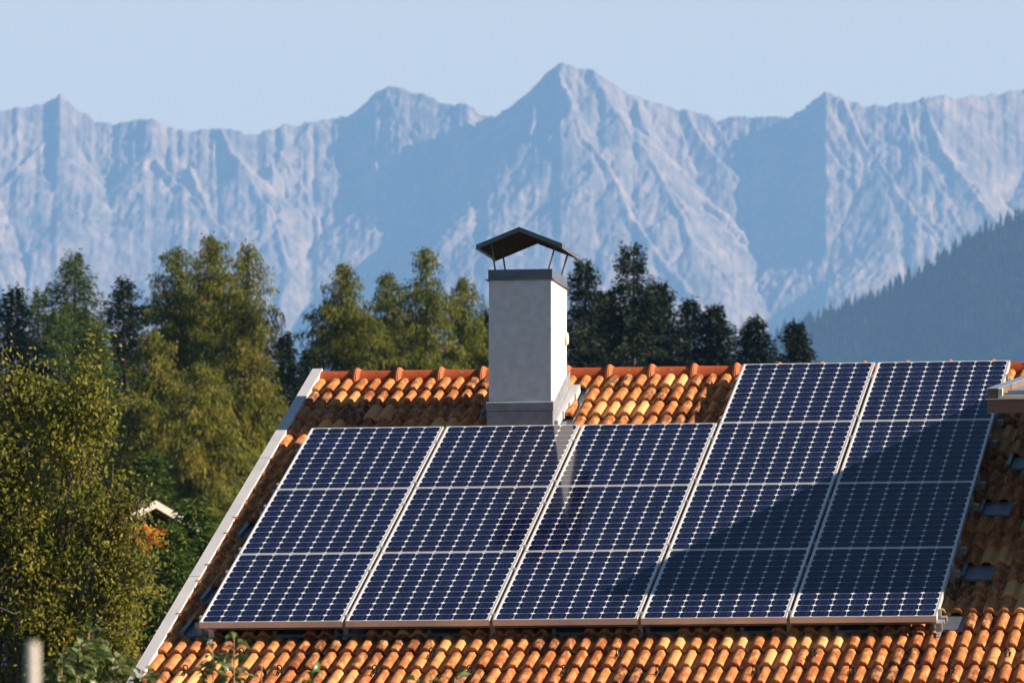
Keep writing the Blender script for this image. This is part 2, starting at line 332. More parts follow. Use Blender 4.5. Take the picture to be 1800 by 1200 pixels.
HILL = [(450, 1790), (800, 1000), (1080, 760), (1200, 690), (1300, 618), (1370, 586), (1440, 558), (1500, 530), (1560, 507), (1600, 486), (1650, 456), (1700, 420), (1750, 396), (1800, 372), (1900, 330), (2100, 270), (2500, 230), (3100, 260), (3800, 420), (4600, 800), (5400, 1300), (6200, 1790)]
def hill_h(X, DD):
    p = np.interp(X/7000*FPX+900, [h[0] for h in HILL], [h[1] for h in HILL]); z = tan_el(p+7)*7000
    f = np.where(DD > 7000, (DD-7000)*.5, (7000-DD)*.40)
    return z - f + 9*fbm(X/70, DD/70, 3) * np.clip(np.abs(DD-7000)/80, .25, 1)
def make_hill():
    X = np.concatenate([np.linspace(-250, 55, 30), np.linspace(60, 900, 150), np.linspace(925, 2850, 60)]); D = np.concatenate([np.linspace(4700, 5390, 30), np.linspace(5400, 8200, 150), np.linspace(8230, 8900, 20)]); XX, DD = np.meshgrid(X, D); H = np.maximum(hill_h(XX, DD), -CAM[2]-30)
    W = CAM + FH*DD[..., None] + RT*XX[..., None]; W[..., 2] = CAM[2] + H
    n, m = XX.shape; i = np.arange(n*m).reshape(n, m); F = np.stack([i[:-1, :-1], i[:-1, 1:], i[1:, 1:], i[1:, :-1]], -1).reshape(-1, 4)
    tag(mesh_obj('hill', W.reshape(-1, 3), F, M['hill'], None, True), kind='structure')
    # the far wood on it: one mass
    N = 19000; x = np.where(RNG.uniform(size=N) < .5, RNG.uniform(90, 640, N), RNG.uniform(-60, 1500, N)); d = RNG.uniform(6400, 7040, N)
    dens = fbm(x/60, d/60, 3); keep = RNG.uniform(size=N) < .72 + .9*dens; x, d = x[keep], d[keep]; N = len(x)
    z = hill_h(x, d) - .6; h = RNG.uniform(6, 17, N)*(1+.35*fbm(x/40+5, d/40, 2)); r = h*RNG.uniform(.16, .25, N)
    tint = np.clip(RNG.normal(.35, .18, N) + .55*np.clip(fbm(x/45+11, d/45, 2), 0, 1)*(x < 330), 0, 1)  # paler patches at the left stand for sun catching the treetops
    base = CAM + FH*d[:, None] + RT*x[:, None]; base[:, 2] = CAM[2] + z
    V = []; F = []; T = []; K = 6; off = 0
    for (t0, t1, rr) in ((0, .55, 1.), (.3, .8, .72), (.58, 1.0, .45)):
        ang = np.linspace(0, 2*math.pi, K, endpoint=False)[None] + RNG.uniform(0, 6, (N, 1)); rad = (r*rr)[:, None]*RNG.uniform(.7, 1.25, (N, K))
        ring = np.stack([base[:, None, 0] + np.cos(ang)*rad, base[:, None, 1] + np.sin(ang)*rad, base[:, None, 2] + (h*t0)[:, None] + RNG.uniform(-.4, .4, (N, K))], -1)
        top = base.copy(); top[:, 2] += h*t1
        vv = np.concatenate([ring, top[:, None]], 1); V.append(vv.reshape(-1, 3)); b = off + np.arange(N)[:, None]*(K+1)
        j = np.arange(K); F.append(np.stack([b+j, b+(j+1) % K, np.broadcast_to(b+K, (N, K))], -1).reshape(-1, 3)); T.append(np.repeat(tint, K)); off += N*(K+1)
    o = mesh_obj('forest', np.concatenate(V), np.concatenate(F), M['farforest'], None, False, {"tint": np.concatenate(T)})
    tag(o, 'hazy blue conifer forest covering the far hillside', 'forest', kind='stuff')
make_hill()
HZ = bpy.data.materials.new('haze_air'); HZ.use_nodes = True; hn = HZ.node_tree.nodes; hn.remove(hn["Principled BSDF"])
pv = hn.new("ShaderNodeVolumePrincipled"); pv.inputs["Color"].default_value = (.27, .545, 1, 1); pv.inputs["Density"].default_value = 6.8e-5; pv.inputs["Anisotropy"].default_value = 0.0
HZ.node_tree.links.new(pv.outputs[0], hn["Material Output"].inputs["Volume"])
b = MB(); b.box((-20500, -20500, -33.6), (20500, 20500, 2160)); tag(b.build('haze', HZ), 'pale blue haze in the air before the mountains', 'haze', kind='stuff')

# ------------------------------------------------------------------ the house
TU, TV = .2262, .377                       # tile width and exposed length
V0, U0 = 6.13, 1.305                        # a row front and a tile edge read off the photo
UL, UR, VE, VR = -.262, 9.3, -1.80, 6.585   # verge, far gable, eave, ridge
WT = -.176                                 # tile valley level below the panel plane
house = empty('house', (4.5, 1.5, -4.9)); tag(house, 'house under the orange tiled roof with a tall white chimney and low dormer', 'house')
HINV = Matrix.Translation((-4.5, -1.5, 4.9))
def on_house(o):                           # part meshes are written in world coordinates
    o.parent = house; o.matrix_parent_inverse = HINV; return o
def sub(o, parent):
    o.parent = parent; return o

PROF = [(0, .005), (.003, .017), (.008, .023), (.021, .0345), (.040, .0385), (.066, .034), (.075, .026), (.086, .006), (.098, .0015), (.112, .003), (.119, .012), (.132, .033), (.149, .0375), (.174, .033), (.182, .025), (.192, .006), (.207, .001), (.2255, .001)]
YF, YB = 4.72, 5.49                        # chimney front and back
cl, cr = at_y(859, 480, YF)[0], at_y(970, 480, YF)[0]; VF_, VB_ = YF/math.cos(A) - .1, YB/math.cos(A) + .08
def snap_n(u, k): sh = U0 + (0 if k % 2 else TU/2); return round((u-sh)/TU)
MT = []                                    # where sheet metal tiles replace clay ones: (column, row)
for x in (312, 473, 582, 743, 963, 1127, 1295, 1462, 1631): MT.append((snap_n(on_roof(x, 1128, -.1)[0], 16), 16))
for x, y in ((333, 1050), (397, 945), (500, 812), (1700, 1016), (1728, 907), (1748, 806)):
    u, v = on_roof(x, y, -.1); k = round((V0-v)/TV); MT.append((snap_n(u, k), k))
SKIP = {(k, n) for n, k in MT}
def tile_roof():
    pu = np.array([p[0] for p in PROF]); ph = np.array([p[1] for p in PROF]); K = len(PROF)
    V = []; F = []; T = []; off = 0
    k0 = int(round((V0-VE)/TV)); rows = range(-1, k0+1)
    i = np.arange(K-1); q = []
    for r_ in range(4): q.append(np.stack([r_*K+i, r_*K+i+1, (r_+1)*K+i+1, (r_+1)*K+i], -1))
    q = np.concatenate(q)
    for k in rows:
        v0 = V0 - TV*k; sh = U0 + (0 if k % 2 else TU/2)
        n0 = math.floor((UL-sh)/TU); n1 = math.ceil((UR-sh)/TU)
        for n in range(n0, n1):
            u0 = sh + n*TU
            if (k, n) in SKIP: continue
            if v0+.3 > VF_ and v0 < VB_ and cl-.10 < u0+TU/2 < cr+.11: continue
            ju, jv, jw, jr, js = random.gauss(0, .0012), random.gauss(0, .0025), random.gauss(0, .0012), random.gauss(0, .004), random.gauss(0, .004)
            uu = u0 + pu + ju
            m = (uu > UL-.001) & (uu < UR)
            if m.sum() < 3: continue
            uu = np.clip(uu, UL, UR)
            L = min(.42, VR-.02-v0)
            def lay(v, h): return np.stack([uu + jr*(v), v0 + jv + v + js*(uu-u0), WT + h + jw], -1)
            f = .030
            rows_ = [lay(.006, ph*.88 + f - .027), lay(0, ph*.97 + f - .007), lay(.004, ph + f - .001), lay(.02, ph + f), lay(L, ph + f*(1-L/TV))]
            pts = np.concatenate(rows_); V.append(rp_arr(pts)); F.append(q + off); off += len(pts)
            T += [min(1, max(0, random.gauss(.48, .30)))]*len(q)
    return np.concatenate(V), np.concatenate(F), T
def rp_arr(p): return np.stack([p[:, 0], p[:, 1]*EV[1] + p[:, 2]*NV[1], p[:, 1]*EV[2] + p[:, 2]*NV[2]], -1)
v_, f_, t_ = tile_roof()
# boards below and the plain far slope belong to the same part
mb = MB(); mb.rbox((UL+.01, VE+.02, WT-.16), (UR, VR-.08, WT-.012), .0)
pr = rp(0, VR, WT); yr, zr = pr[1], pr[2]
mb.hexa([(UL, yr-.02, zr-.14), (UR, yr-.02, zr-.14), (UR, yr+6.2, zr-.14-2.5), (UL, yr+6.2, zr-.14-2.5), (UL, yr-.02, zr+.01), (UR, yr-.02, zr+.01), (UR, yr+6.2, zr+.01-2.5), (UL, yr+6.2, zr+.01-2.5)], .35)
nb = len(v_); v_ = np.concatenate([v_, np.array(mb.V)]); f_ = np.concatenate([f_, np.array(mb.F) + nb]); t_ = t_ + mb.T
roof = on_house(mesh_obj('roof', v_, f_, M['tile'], None, False, {"tint": t_}))

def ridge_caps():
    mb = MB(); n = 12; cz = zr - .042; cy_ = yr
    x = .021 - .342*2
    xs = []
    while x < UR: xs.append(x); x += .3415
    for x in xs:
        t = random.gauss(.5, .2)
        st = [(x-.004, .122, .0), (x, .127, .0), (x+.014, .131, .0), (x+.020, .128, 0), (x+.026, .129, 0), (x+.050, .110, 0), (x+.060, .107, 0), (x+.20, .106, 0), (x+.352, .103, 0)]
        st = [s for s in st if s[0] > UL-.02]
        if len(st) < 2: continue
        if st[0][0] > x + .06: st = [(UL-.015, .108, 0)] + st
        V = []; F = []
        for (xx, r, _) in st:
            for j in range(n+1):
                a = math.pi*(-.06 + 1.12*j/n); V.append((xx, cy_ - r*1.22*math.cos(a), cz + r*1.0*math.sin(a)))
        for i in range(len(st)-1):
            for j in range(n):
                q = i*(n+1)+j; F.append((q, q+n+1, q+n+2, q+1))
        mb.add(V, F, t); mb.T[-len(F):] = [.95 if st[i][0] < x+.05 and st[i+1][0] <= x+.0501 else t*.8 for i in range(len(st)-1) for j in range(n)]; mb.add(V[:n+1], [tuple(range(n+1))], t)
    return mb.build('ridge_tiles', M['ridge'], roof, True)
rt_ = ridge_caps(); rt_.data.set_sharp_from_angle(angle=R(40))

# verge trim of white sheet down the left gable edge
mb = MB(); a0, a1 = UL-.070, UL+.004
mb.rbox((a0, VE-.03, WT+.068), (a1, VR+.05, WT+.076)); mb.rbox((a0-.006, VE-.03, WT-.17), (a0, VR+.05, WT+.0762)); mb.rbox((a1, VE-.03, WT+.01), (a1+.004, VR+.05, WT+.0762))
for vv in (1.35, 4.25): mb.rbox((a0-.008, vv, WT+.0764), (a1+.006, vv+.05, WT+.0795))
mb.build('verge_trim', M['white_metal'], roof, bevel=.003)
for k in (9, 10, 12, 13, 15):
    vv = V0 - TV*k + .01; mb = MB(); mb.rbox((a1-.012, vv, WT+.077), (a1+.035, vv+.006, WT+.082)); mb.build('verge_clip', M['guard'], roof)
# snow guards: bent wire hooks on the lower rows
def snow_guard(x, y):
    u, v = on_roof(x, y, -.10); mb = MB()
    for s in (-.014, .014):
        mb.tube([rp(u+s, v+.10, WT+.045), rp(u+s, v-.015, WT+.05), rp(u+s, v-.03, WT+.066), rp(u+s, v-.03, WT+.112)], .0055, 5)
    mb.tube([rp(u-.014, v-.03, WT+.112), rp(u, v-.03, WT+.122), rp(u+.014, v-.03, WT+.112)], .0055, 5)
    mb.build('snow_guard', M['guard'], roof)
for x in (328, 493, 660, 827, 993, 1158, 1328, 1498, 1673): snow_guard(x, 1176)
for x in (426, 760, 1088, 1430, 1771): snow_guard(x, 1146)
# sheet metal tiles under the hooks that carry the rails
def metal_tile(u0, k, wide=TU+.012):
    v0 = V0 - TV*k - .004; w0 = WT + .012; mb = MB()
    def sl(t): return w0 + .03*(1-t)
    def plate(ua, ub, h0, h1):
        mb.hexa([rp(*p) for p in [(ua, v0, sl(0)-.004+h0), (ub, v0, sl(0)-.004+h0), (ub, v0+.40, sl(1)-.004+h0), (ua, v0+.40, sl(1)-.004+h0), (ua, v0, sl(0)+h1), (ub, v0, sl(0)+h1), (ub, v0+.40, sl(1)+h1), (ua, v0+.40, sl(1)+h1)]])
    plate(u0+.030, u0+wide, 0, 0); plate(u0, u0+.030, .0, .030)
    for i in range(8):                      # wavy front lip
        ua = u0 + wide*i/8; d = .014*math.sin(i*1.7+.5)
        mb.rbox((ua, v0-.008, w0+.012+d*.5), (ua+wide/8, v0-.002, w0+.029+d*.3))
    mb.build('metal_tile', M['zinc'], roof, bevel=.002)
for n_, k_ in MT: metal_tile(U0 + (0 if k_ % 2 else TU/2) + n_*TU, k_)

# walls
mb = MB(); wy0, wy1 = rp(0, VE+.55, 0)[1], yr+5.3; ze = rp(0, VE+.55, WT-.2)[2]; x0, x1 = UL+.35, UR-.3
def roof_under(y): return (zr-.24) - abs(y-yr)*math.tan(A)*(1 if y < yr else 1.0)
pts = [(wy0, roof_under(wy0)), (yr, zr-.26), (wy1, roof_under(wy1)-.1)]
Vw = []; 
for xx in (x0, x1):
    Vw += [(xx, wy0, -5.0), (xx, wy0, pts[0][1]-.02), (xx, yr, pts[1][1]-.02), (xx, wy1, pts[2][1]-.02), (xx, wy1, -5.0)]
mb.add(Vw, [(0, 1, 2, 3, 4), (9, 8, 7, 6, 5), (0, 5, 6, 1), (4, 3, 8, 9)])
on_house(mb.build('wall', M['wall']))
for wx_ in (1.2, 4.0, 6.8):
    mb = MB(); mb.box((wx_, wy0-.03, -3.6), (wx_+1.1, wy0+.02, -2.2))
    wn_ = on_house(mb.build('window', M['window'])); fm = MB()
    for bx_ in (((wx_-.07, wy0-.06, -3.67), (wx_, wy0+.02, -2.13)), ((wx_+1.1, wy0-.06, -3.67), (wx_+1.17, wy0+.02, -2.13)), ((wx_, wy0-.06, -2.2), (wx_+1.1, wy0+.02, -2.13)), ((wx_, wy0-.06, -3.67), (wx_+1.1, wy0+.02, -3.6)), ((wx_+.52, wy0-.055, -3.6), (wx_+.58, wy0+.02, -2.2))): fm.box(*bx_)
    fm.build('frame', M['cream'], wn_)

# chimney
ztop = at_y(915, 473.3, YF)[2]
mb = MB(); mb.box((cl, YF, 1.0), (cr, YB, ztop-.075)); chim = on_house(mb.build('chimney', M['stucco'], bevel=.008))
mb = MB()
mb.box((cl-.004, YF-.004, ztop-.078), (cr+.004, YB+.004, ztop)); mb.box((cl-.024, YF-.024, ztop-.0832), (cr+.024, YB+.024, ztop-.0762))
mb.build('crown_band', M['dark_metal'], chim, bevel=.002)
# gabled cover plate
CY0, CY1 = 4.63, 5.56
ap = at_y(912.3, 398.7, CY0); le = at_y(837, 430, CY0); re = at_y(987.7, 427.8, CY0); th = .037
ez = (le[2]+re[2])/2
mb = MB()
for (e, s) in ((le, 1), (re, -1)):
    P = [(e[0], CY0, ez-th), (ap[0], CY0, ap[2]-th), (ap[0], CY1, ap[2]-th), (e[0], CY1, ez-th), (e[0], CY0, ez), (ap[0], CY0, ap[2]), (ap[0], CY1, ap[2]), (e[0], CY1, ez)]
    if s < 0: P = [P[1], P[0], P[3], P[2], P[5], P[4], P[7], P[6]]
    # sheet with a folded rim: thin plate plus four edge strips
    up = [np.array(p) for p in P[4:]]
    top = [p + np.array([0, 0, 0]) for p in up]; lo = [p - np.array([0, 0, .006]) for p in up]; mb.hexa(lo + top)
    def strip(i, j, inn):
        a, c = up[i], up[j]; d = np.array(inn)*.006
        mb.hexa([a-[0, 0, th], c-[0, 0, th], c+d-[0, 0, th], a+d-[0, 0, th], a-[0, 0, .006], c-[0, 0, .006], c+d-[0, 0, .006], a+d-[0, 0, .006]])
    strip(0, 1, (0, 1, 0)); strip(2, 3, (0, -1, 0))
    if s > 0: strip(3, 0, (1, 0, 0))
    else: strip(1, 2, (-1, 0, 0))
mb.build('cover', M['dark_metal'], chim)
mb = MB()
for e in (le, re):                          # black plates stand in for deep shade under the cover
    x0_, x1_ = sorted((e[0], ap[0])); f0, f1 = ((ez, ap[2]) if e is le else (ap[2], ez)); d = .014
    mb.hexa([(x0_+.007*(e is le), CY0+.007, f0-d-.004), (x1_-.007*(e is re), CY0+.007, f1-d-.004), (x1_-.007*(e is re), CY1-.007, f1-d-.004), (x0_+.007*(e is le), CY1-.007, f0-d-.004),
             (x0_+.007*(e is le), CY0+.007, f0-d), (x1_-.007*(e is re), CY0+.007, f1-d), (x1_-.007*(e is re), CY1-.007, f1-d), (x0_+.007*(e is le), CY1-.007, f0-d)])
mb.build('shade_lining', M['under_shade'], chim)
def cap_z(x): 
    e = le if x < ap[0] else re
    return ap[2] + (ez-ap[2])*(x-ap[0])/(e[0]-ap[0])
for (bx0, tx0, yy) in ((cl+.045, cl+.010, YF+.06), (cl+.045, cl+.008, YB-.16), (cr-.035, cr+.030, YF+.03), (cr-.03, cr+.035, YB-.13)):
    mb = MB(); mb.tube([(bx0, yy, ztop-.02), (tx0, yy, cap_z(tx0)-.004)], .0075, 6); mb.build('strut', M['dark_metal'], chim)
pv_ = at_y(996, 595, YB-.085); mb = MB(); nn = 20
for (rr, xx) in ((.052, 0),):
    V = []; 
    for k, (r2, x2) in enumerate(((.052, 0), (.052, .014), (.044, .022))): V += [(cr+x2, YB-.075 + r2*math.cos(2*math.pi*j/nn), pv_[2] + r2*math.sin(2*math.pi*j/nn)) for j in range(nn)]
    F = [(k*nn+j, k*nn+(j+1) % nn, (k+1)*nn+(j+1) % nn, (k+1)*nn+j) for k in range(2) for j in range(nn)] + [tuple(2*nn+j for j in range(nn))]
    mb.add(V, F)
mb.build('soot_door', M['cream'], chim)
# flashing at the foot
mb = MB(); zf = lambda y: y*math.tan(A) + (WT+.03)/math.cos(A)
zb1, zb0 = at_y(915, 708, YF)[2], at_y(915, 722, YF)[2]
mb.box((cl-.012, YF-.016, 1.0), (cr+.010, YF-.002, zb0)); mb.box((cl-.018, YF-.030, zb0), (cr+.016, YF-.002, zb1))
mb.hexa([(cl-.018, YF-.030, zb1), (cr+.016, YF-.030, zb1), (cr+.016, YF-.002, zb1), (cl-.018, YF-.002, zb1), (cl-.018, YF-.012, zb1+.012), (cr+.016, YF-.012, zb1+.012), (cr+.016, YF-.002, zb1+.012), (cl-.018, YF-.002, zb1+.012)])
for (xa, xb) in ((cr+.0025, cr+.012), (cl-.012, cl-.0025)):
    h = .19; mb.hexa([(xa, YF, zf(YF)-.1), (xb, YF, zf(YF)-.1), (xb, YB+.1, zf(YB+.1)-.1), (xa, YB+.1, zf(YB+.1)-.1), (xa, YF, zf(YF)+h), (xb, YF, zf(YF)+h), (xb, YB+.1, zf(YB+.1)+h), (xa, YB+.1, zf(YB+.1)+h)])
mb.build('flashing', M['lead'], chim, bevel=.002)
vF, vB = YF/math.cos(A), YB/math.cos(A); n = 5
for side in (1, -1):                        # sheet gutters beside the chimney, with an upstand
    xa, xb = (cr+.013, cr+.16) if side > 0 else (cl-.013, cl-.15); lo, hi = min(xa, xb), max(xa, xb)
    mb = MB(); mb.rbox((lo, VF_-.25, WT-.008), (hi, VB_+.25, WT+.004)); xo = xb-side*.03
    mb.rbox((min(xo, xo+side*.012), VF_-.25, WT+.0045), (max(xo, xo+side*.012), VB_+.25, WT+.03)); mb.build('gutter_sheet', M['lead'], chim)
mb = MB()
for i in range(4):                          # white stepped upstand along the sunny side
    va = vF + .02 + (vB-vF+.12)*i/4; mb.rbox((cr+.0125, va, WT+.02), (cr+.026 + .014*(i+1), va+(vB-vF+.12)/4+.01, WT+.085))
mb.build('step_flashing', M['white_metal'], chim, bevel=.003)

# shed dormer on the right; only its front corner reaches into the picture
DX, DY, DS = 5.64, .60, math.tan(R(6.7)); zt = at_y(1737, 703, DY)[2]; zlo = at_y(1737, 726, DY)[2]; DXR = 9.0
L_ = 4.7
mb = MB()
def sl(x0, x1, y0, y1, d0, d1):
    mb.hexa([(x0, y0, zt+d0+(y0-DY)*DS), (x1, y0, zt+d0+(y0-DY)*DS), (x1, y1, zt+d0+(y1-DY)*DS), (x0, y1, zt+d0+(y1-DY)*DS), (x0, y0, zt+d1+(y0-DY)*DS), (x1, y0, zt+d1+(y0-DY)*DS), (x1, y1, zt+d1+(y1-DY)*DS), (x0, y1, zt+d1+(y1-DY)*DS)])
sl(DX+.01, DXR, DY+.02, DY+L_, -.093, 0.); dorm = on_house(mb.build('dormer', M['wood']))
mb = MB(); sl(DX-.003, DXR, DY-.002, DY+.02, -.094, -.003); mb.build('fascia', M['wood'], dorm)
mb = MB(); sl(DX-.018, DXR+.02, DY-.018, DY+.06, .0025, .0105); mb.build('drip_edge', M['cream'], dorm)
mb = MB(); sl(DX, DX+.075, DY+.02, DY+L_*.92, .0115, .076); mb.build('kerb', M['wood'], dorm, bevel=.003)
mb = MB(); sl(DX+.077, DX+.108, DY-.005, DY+.05, .0115, .082); sl(DX+.109, DXR, DY-.004, DY+.03, .0115, .032); mb.build('end_trim', M['cream'], dorm, bevel=.003)
mb = MB(); sl(DX-.006, DX+.08, DY+.0, DY+L_*.92, .078, .086); sl(DX+.08, DXR, DY+.35, DY+L_*.9, .0115, .040); sl(DX+.13, DXR, DY+.18, DY+.24, .0115, .062); sl(DX+.26, DXR, DY+.50, DY+.9, .041, .115); sl(DX+.20, DXR, DY+1.0, DY+1.05, .041, .15)
mb.build('roof_sheet', M['pan'], dorm, bevel=.003)
mb = MB(); hx = DX + .62
zr0 = lambda y: y*math.tan(A) - .22
yf = DY+.35; y2 = DY + L_*.9
mb.hexa([(hx, yf, zr0(yf)), (DXR-.3, yf, zr0(yf)), (DXR-.3, y2, zr0(y2)), (hx, y2, zr0(y2)), (hx, yf, zt-.10+.35*DS), (DXR-.3, yf, zt-.10+.35*DS), (DXR-.3, y2, zt-.10+(y2-DY)*DS), (hx, y2, zt-.10+(y2-DY)*DS)])
mb.build('dormer_wall', M['wall'], dorm)
mb = MB(); mb.box((hx+.4, yf-.02, zr0(yf)+.45), (DXR-.8, yf+.02, zt-.2)); mb.build('dormer_window', M['window'], dorm)

# ------------------------------------------------------------------ solar panels
PW, PH, GU, GV, TH = 1.046, 1.559, .0238, .0084, .046
def panel_meshes():
    fb = .013; mb = MB()
    mb.box((0, 0, -TH), (PW, fb, 0)); mb.box((0, PH-fb, -TH), (PW, PH, 0)); mb.box((0, fb, -TH), (fb, PH-fb, -.0002)); mb.box((PW-fb, fb, -TH), (PW, PH-fb, -.0002))
    fr = mb.build('frame', M['frame'], bevel=.0015)
    g = MB(); g.box((fb, fb, -.008), (PW-fb, PH-fb, -.0025)); gl = g.build('glass', M['cells'])
    return fr, gl
ORD = ['first', 'second', 'third', 'fourth', 'fifth']; ROWN = ['bottom row', 'second row from the bottom', 'third row from the bottom', 'short top row']
EXTRA = {(0, 0): '', (4, 2): ', all in shade', (1, 2): ', mirroring the chimney', (2, 2): ', beside the chimney foot', (3, 0): ', half shaded'}
fr0, gl0 = panel_meshes(); first = True
for r_ in range(4):
    for k in range(5):
        if r_ == 3 and k < 3: continue
        root = empty('solar_panel', rp(k*(PW+GU), r_*(PH+GV)), (A, 0, 0))
        if r_ == 3: lab = f"solar panel in the short top row, {'left' if k == 3 else 'right'} one of the two beside the ridge"
        else: lab = f"solar panel in the {ROWN[r_].replace(' from the bottom', ' up')}, {ORD[k]} from the left{EXTRA.get((k, r_), '')}"
        tag(root, lab, 'solar panel', 'solar panels on the tiled roof')
        if first: fr, gl = fr0, gl0; first = False
        else:
            fr, gl = fr0.copy(), gl0.copy(); COL.objects.link(fr); COL.objects.link(gl)
        fr.parent = root; gl.parent = root
# rails with end clamps under the panels
for r_ in range(4):
    for j, loc in enumerate((.13, 1.16)):
        v = r_*(PH+GV) + loc; ua = -.055 if r_ < 3 else 3*(PW+GU)-.05; ub = 5*(PW+GU)-GU+.062
        mb = MB(); mb.rbox((ua, v-.02, -TH-.042), (ub, v+.02, -TH-.002)); mb.rbox((ua+.004, v-.026, -TH-.050), (ub-.004, v+.026, -TH-.043))
        low = 'lower' if j == 0 else 'upper'
        rail = tag(mb.build('mounting_rail', M['alu'], bevel=.002), f"aluminium mounting rail under the {low} half of the {ROWN[r_]} of panels", 'mounting rail', 'rails carrying the solar panels')
        for k in range(0 if r_ < 3 else 3, 6):
            c = MB(); uc = k*(PW+GU) - GU/2
            if k == 0 or (r_ == 3 and k == 3): uc = k*(PW+GU) - .012
            if k == 5: uc = 5*(PW+GU) - GU + .012
            c.rbox((uc-.009, v-.02, -TH-.001), (uc+.009, v+.02, .0005)); c.tube([rp(uc, v, 0), rp(uc, v, .008)], .005, 6)
            c.build('clamp', M['alu'], rail)
        for k in range(0 if r_ < 3 else 3, 6):     # roof hooks reaching down to the sheet tiles
            c = MB(); uc = min(max(k*(PW+GU) - .02, ua+.03), ub-.04)
            c.rbox((uc-.018, v-.030, -TH-.10), (uc+.018, v-.024, -TH-.01)); c.rbox((uc-.018, v-.10, -TH-.106), (uc+.018, v-.024, -TH-.099))
            c.build('roof_hook', M['alu'], rail)
# the lit end bracket at the lower right corner
for (uu, lab) in ((5*(PW+GU)-GU+.015, 'sunlit bent steel bracket below the lower right corner of the panels'), (.085, 'small steel bracket below the lower left corner of the panels')):
    mb = MB(); mb.rbox((uu-.014, -.13, -.120), (uu+.016, -.005, -.112)); mb.rbox((uu-.02, -.012, -.118), (uu+.022, .02, -.050)); mb.rbox((uu-.05, .02, -.075), (uu+.035, .07, -.05))
    tag(mb.build('bracket', M['alu'], bevel=.002), lab, 'bracket')

# ------------------------------------------------------------------ trees
def cards(C, ax, ln, wd, nrm):
    """diamond leaf faces: centre-base C, axis, length, width, side vectors."""
    side = np.cross(ax, nrm); side /= np.linalg.norm(side, axis=1, keepdims=True)+1e-9
    a = C; b = C + ax*(ln*.45)[:, None] + side*(wd*.5)[:, None]; c = C + ax*ln[:, None]; d = C + ax*(ln*.45)[:, None] - side*(wd*.5)[:, None]
    V = np.stack([a, b, c, d], 1).reshape(-1, 3); F = np.arange(len(V)).reshape(-1, 4); return V, F
def unit(v): return v/(np.linalg.norm(v, axis=-1, keepdims=True)+1e-9)

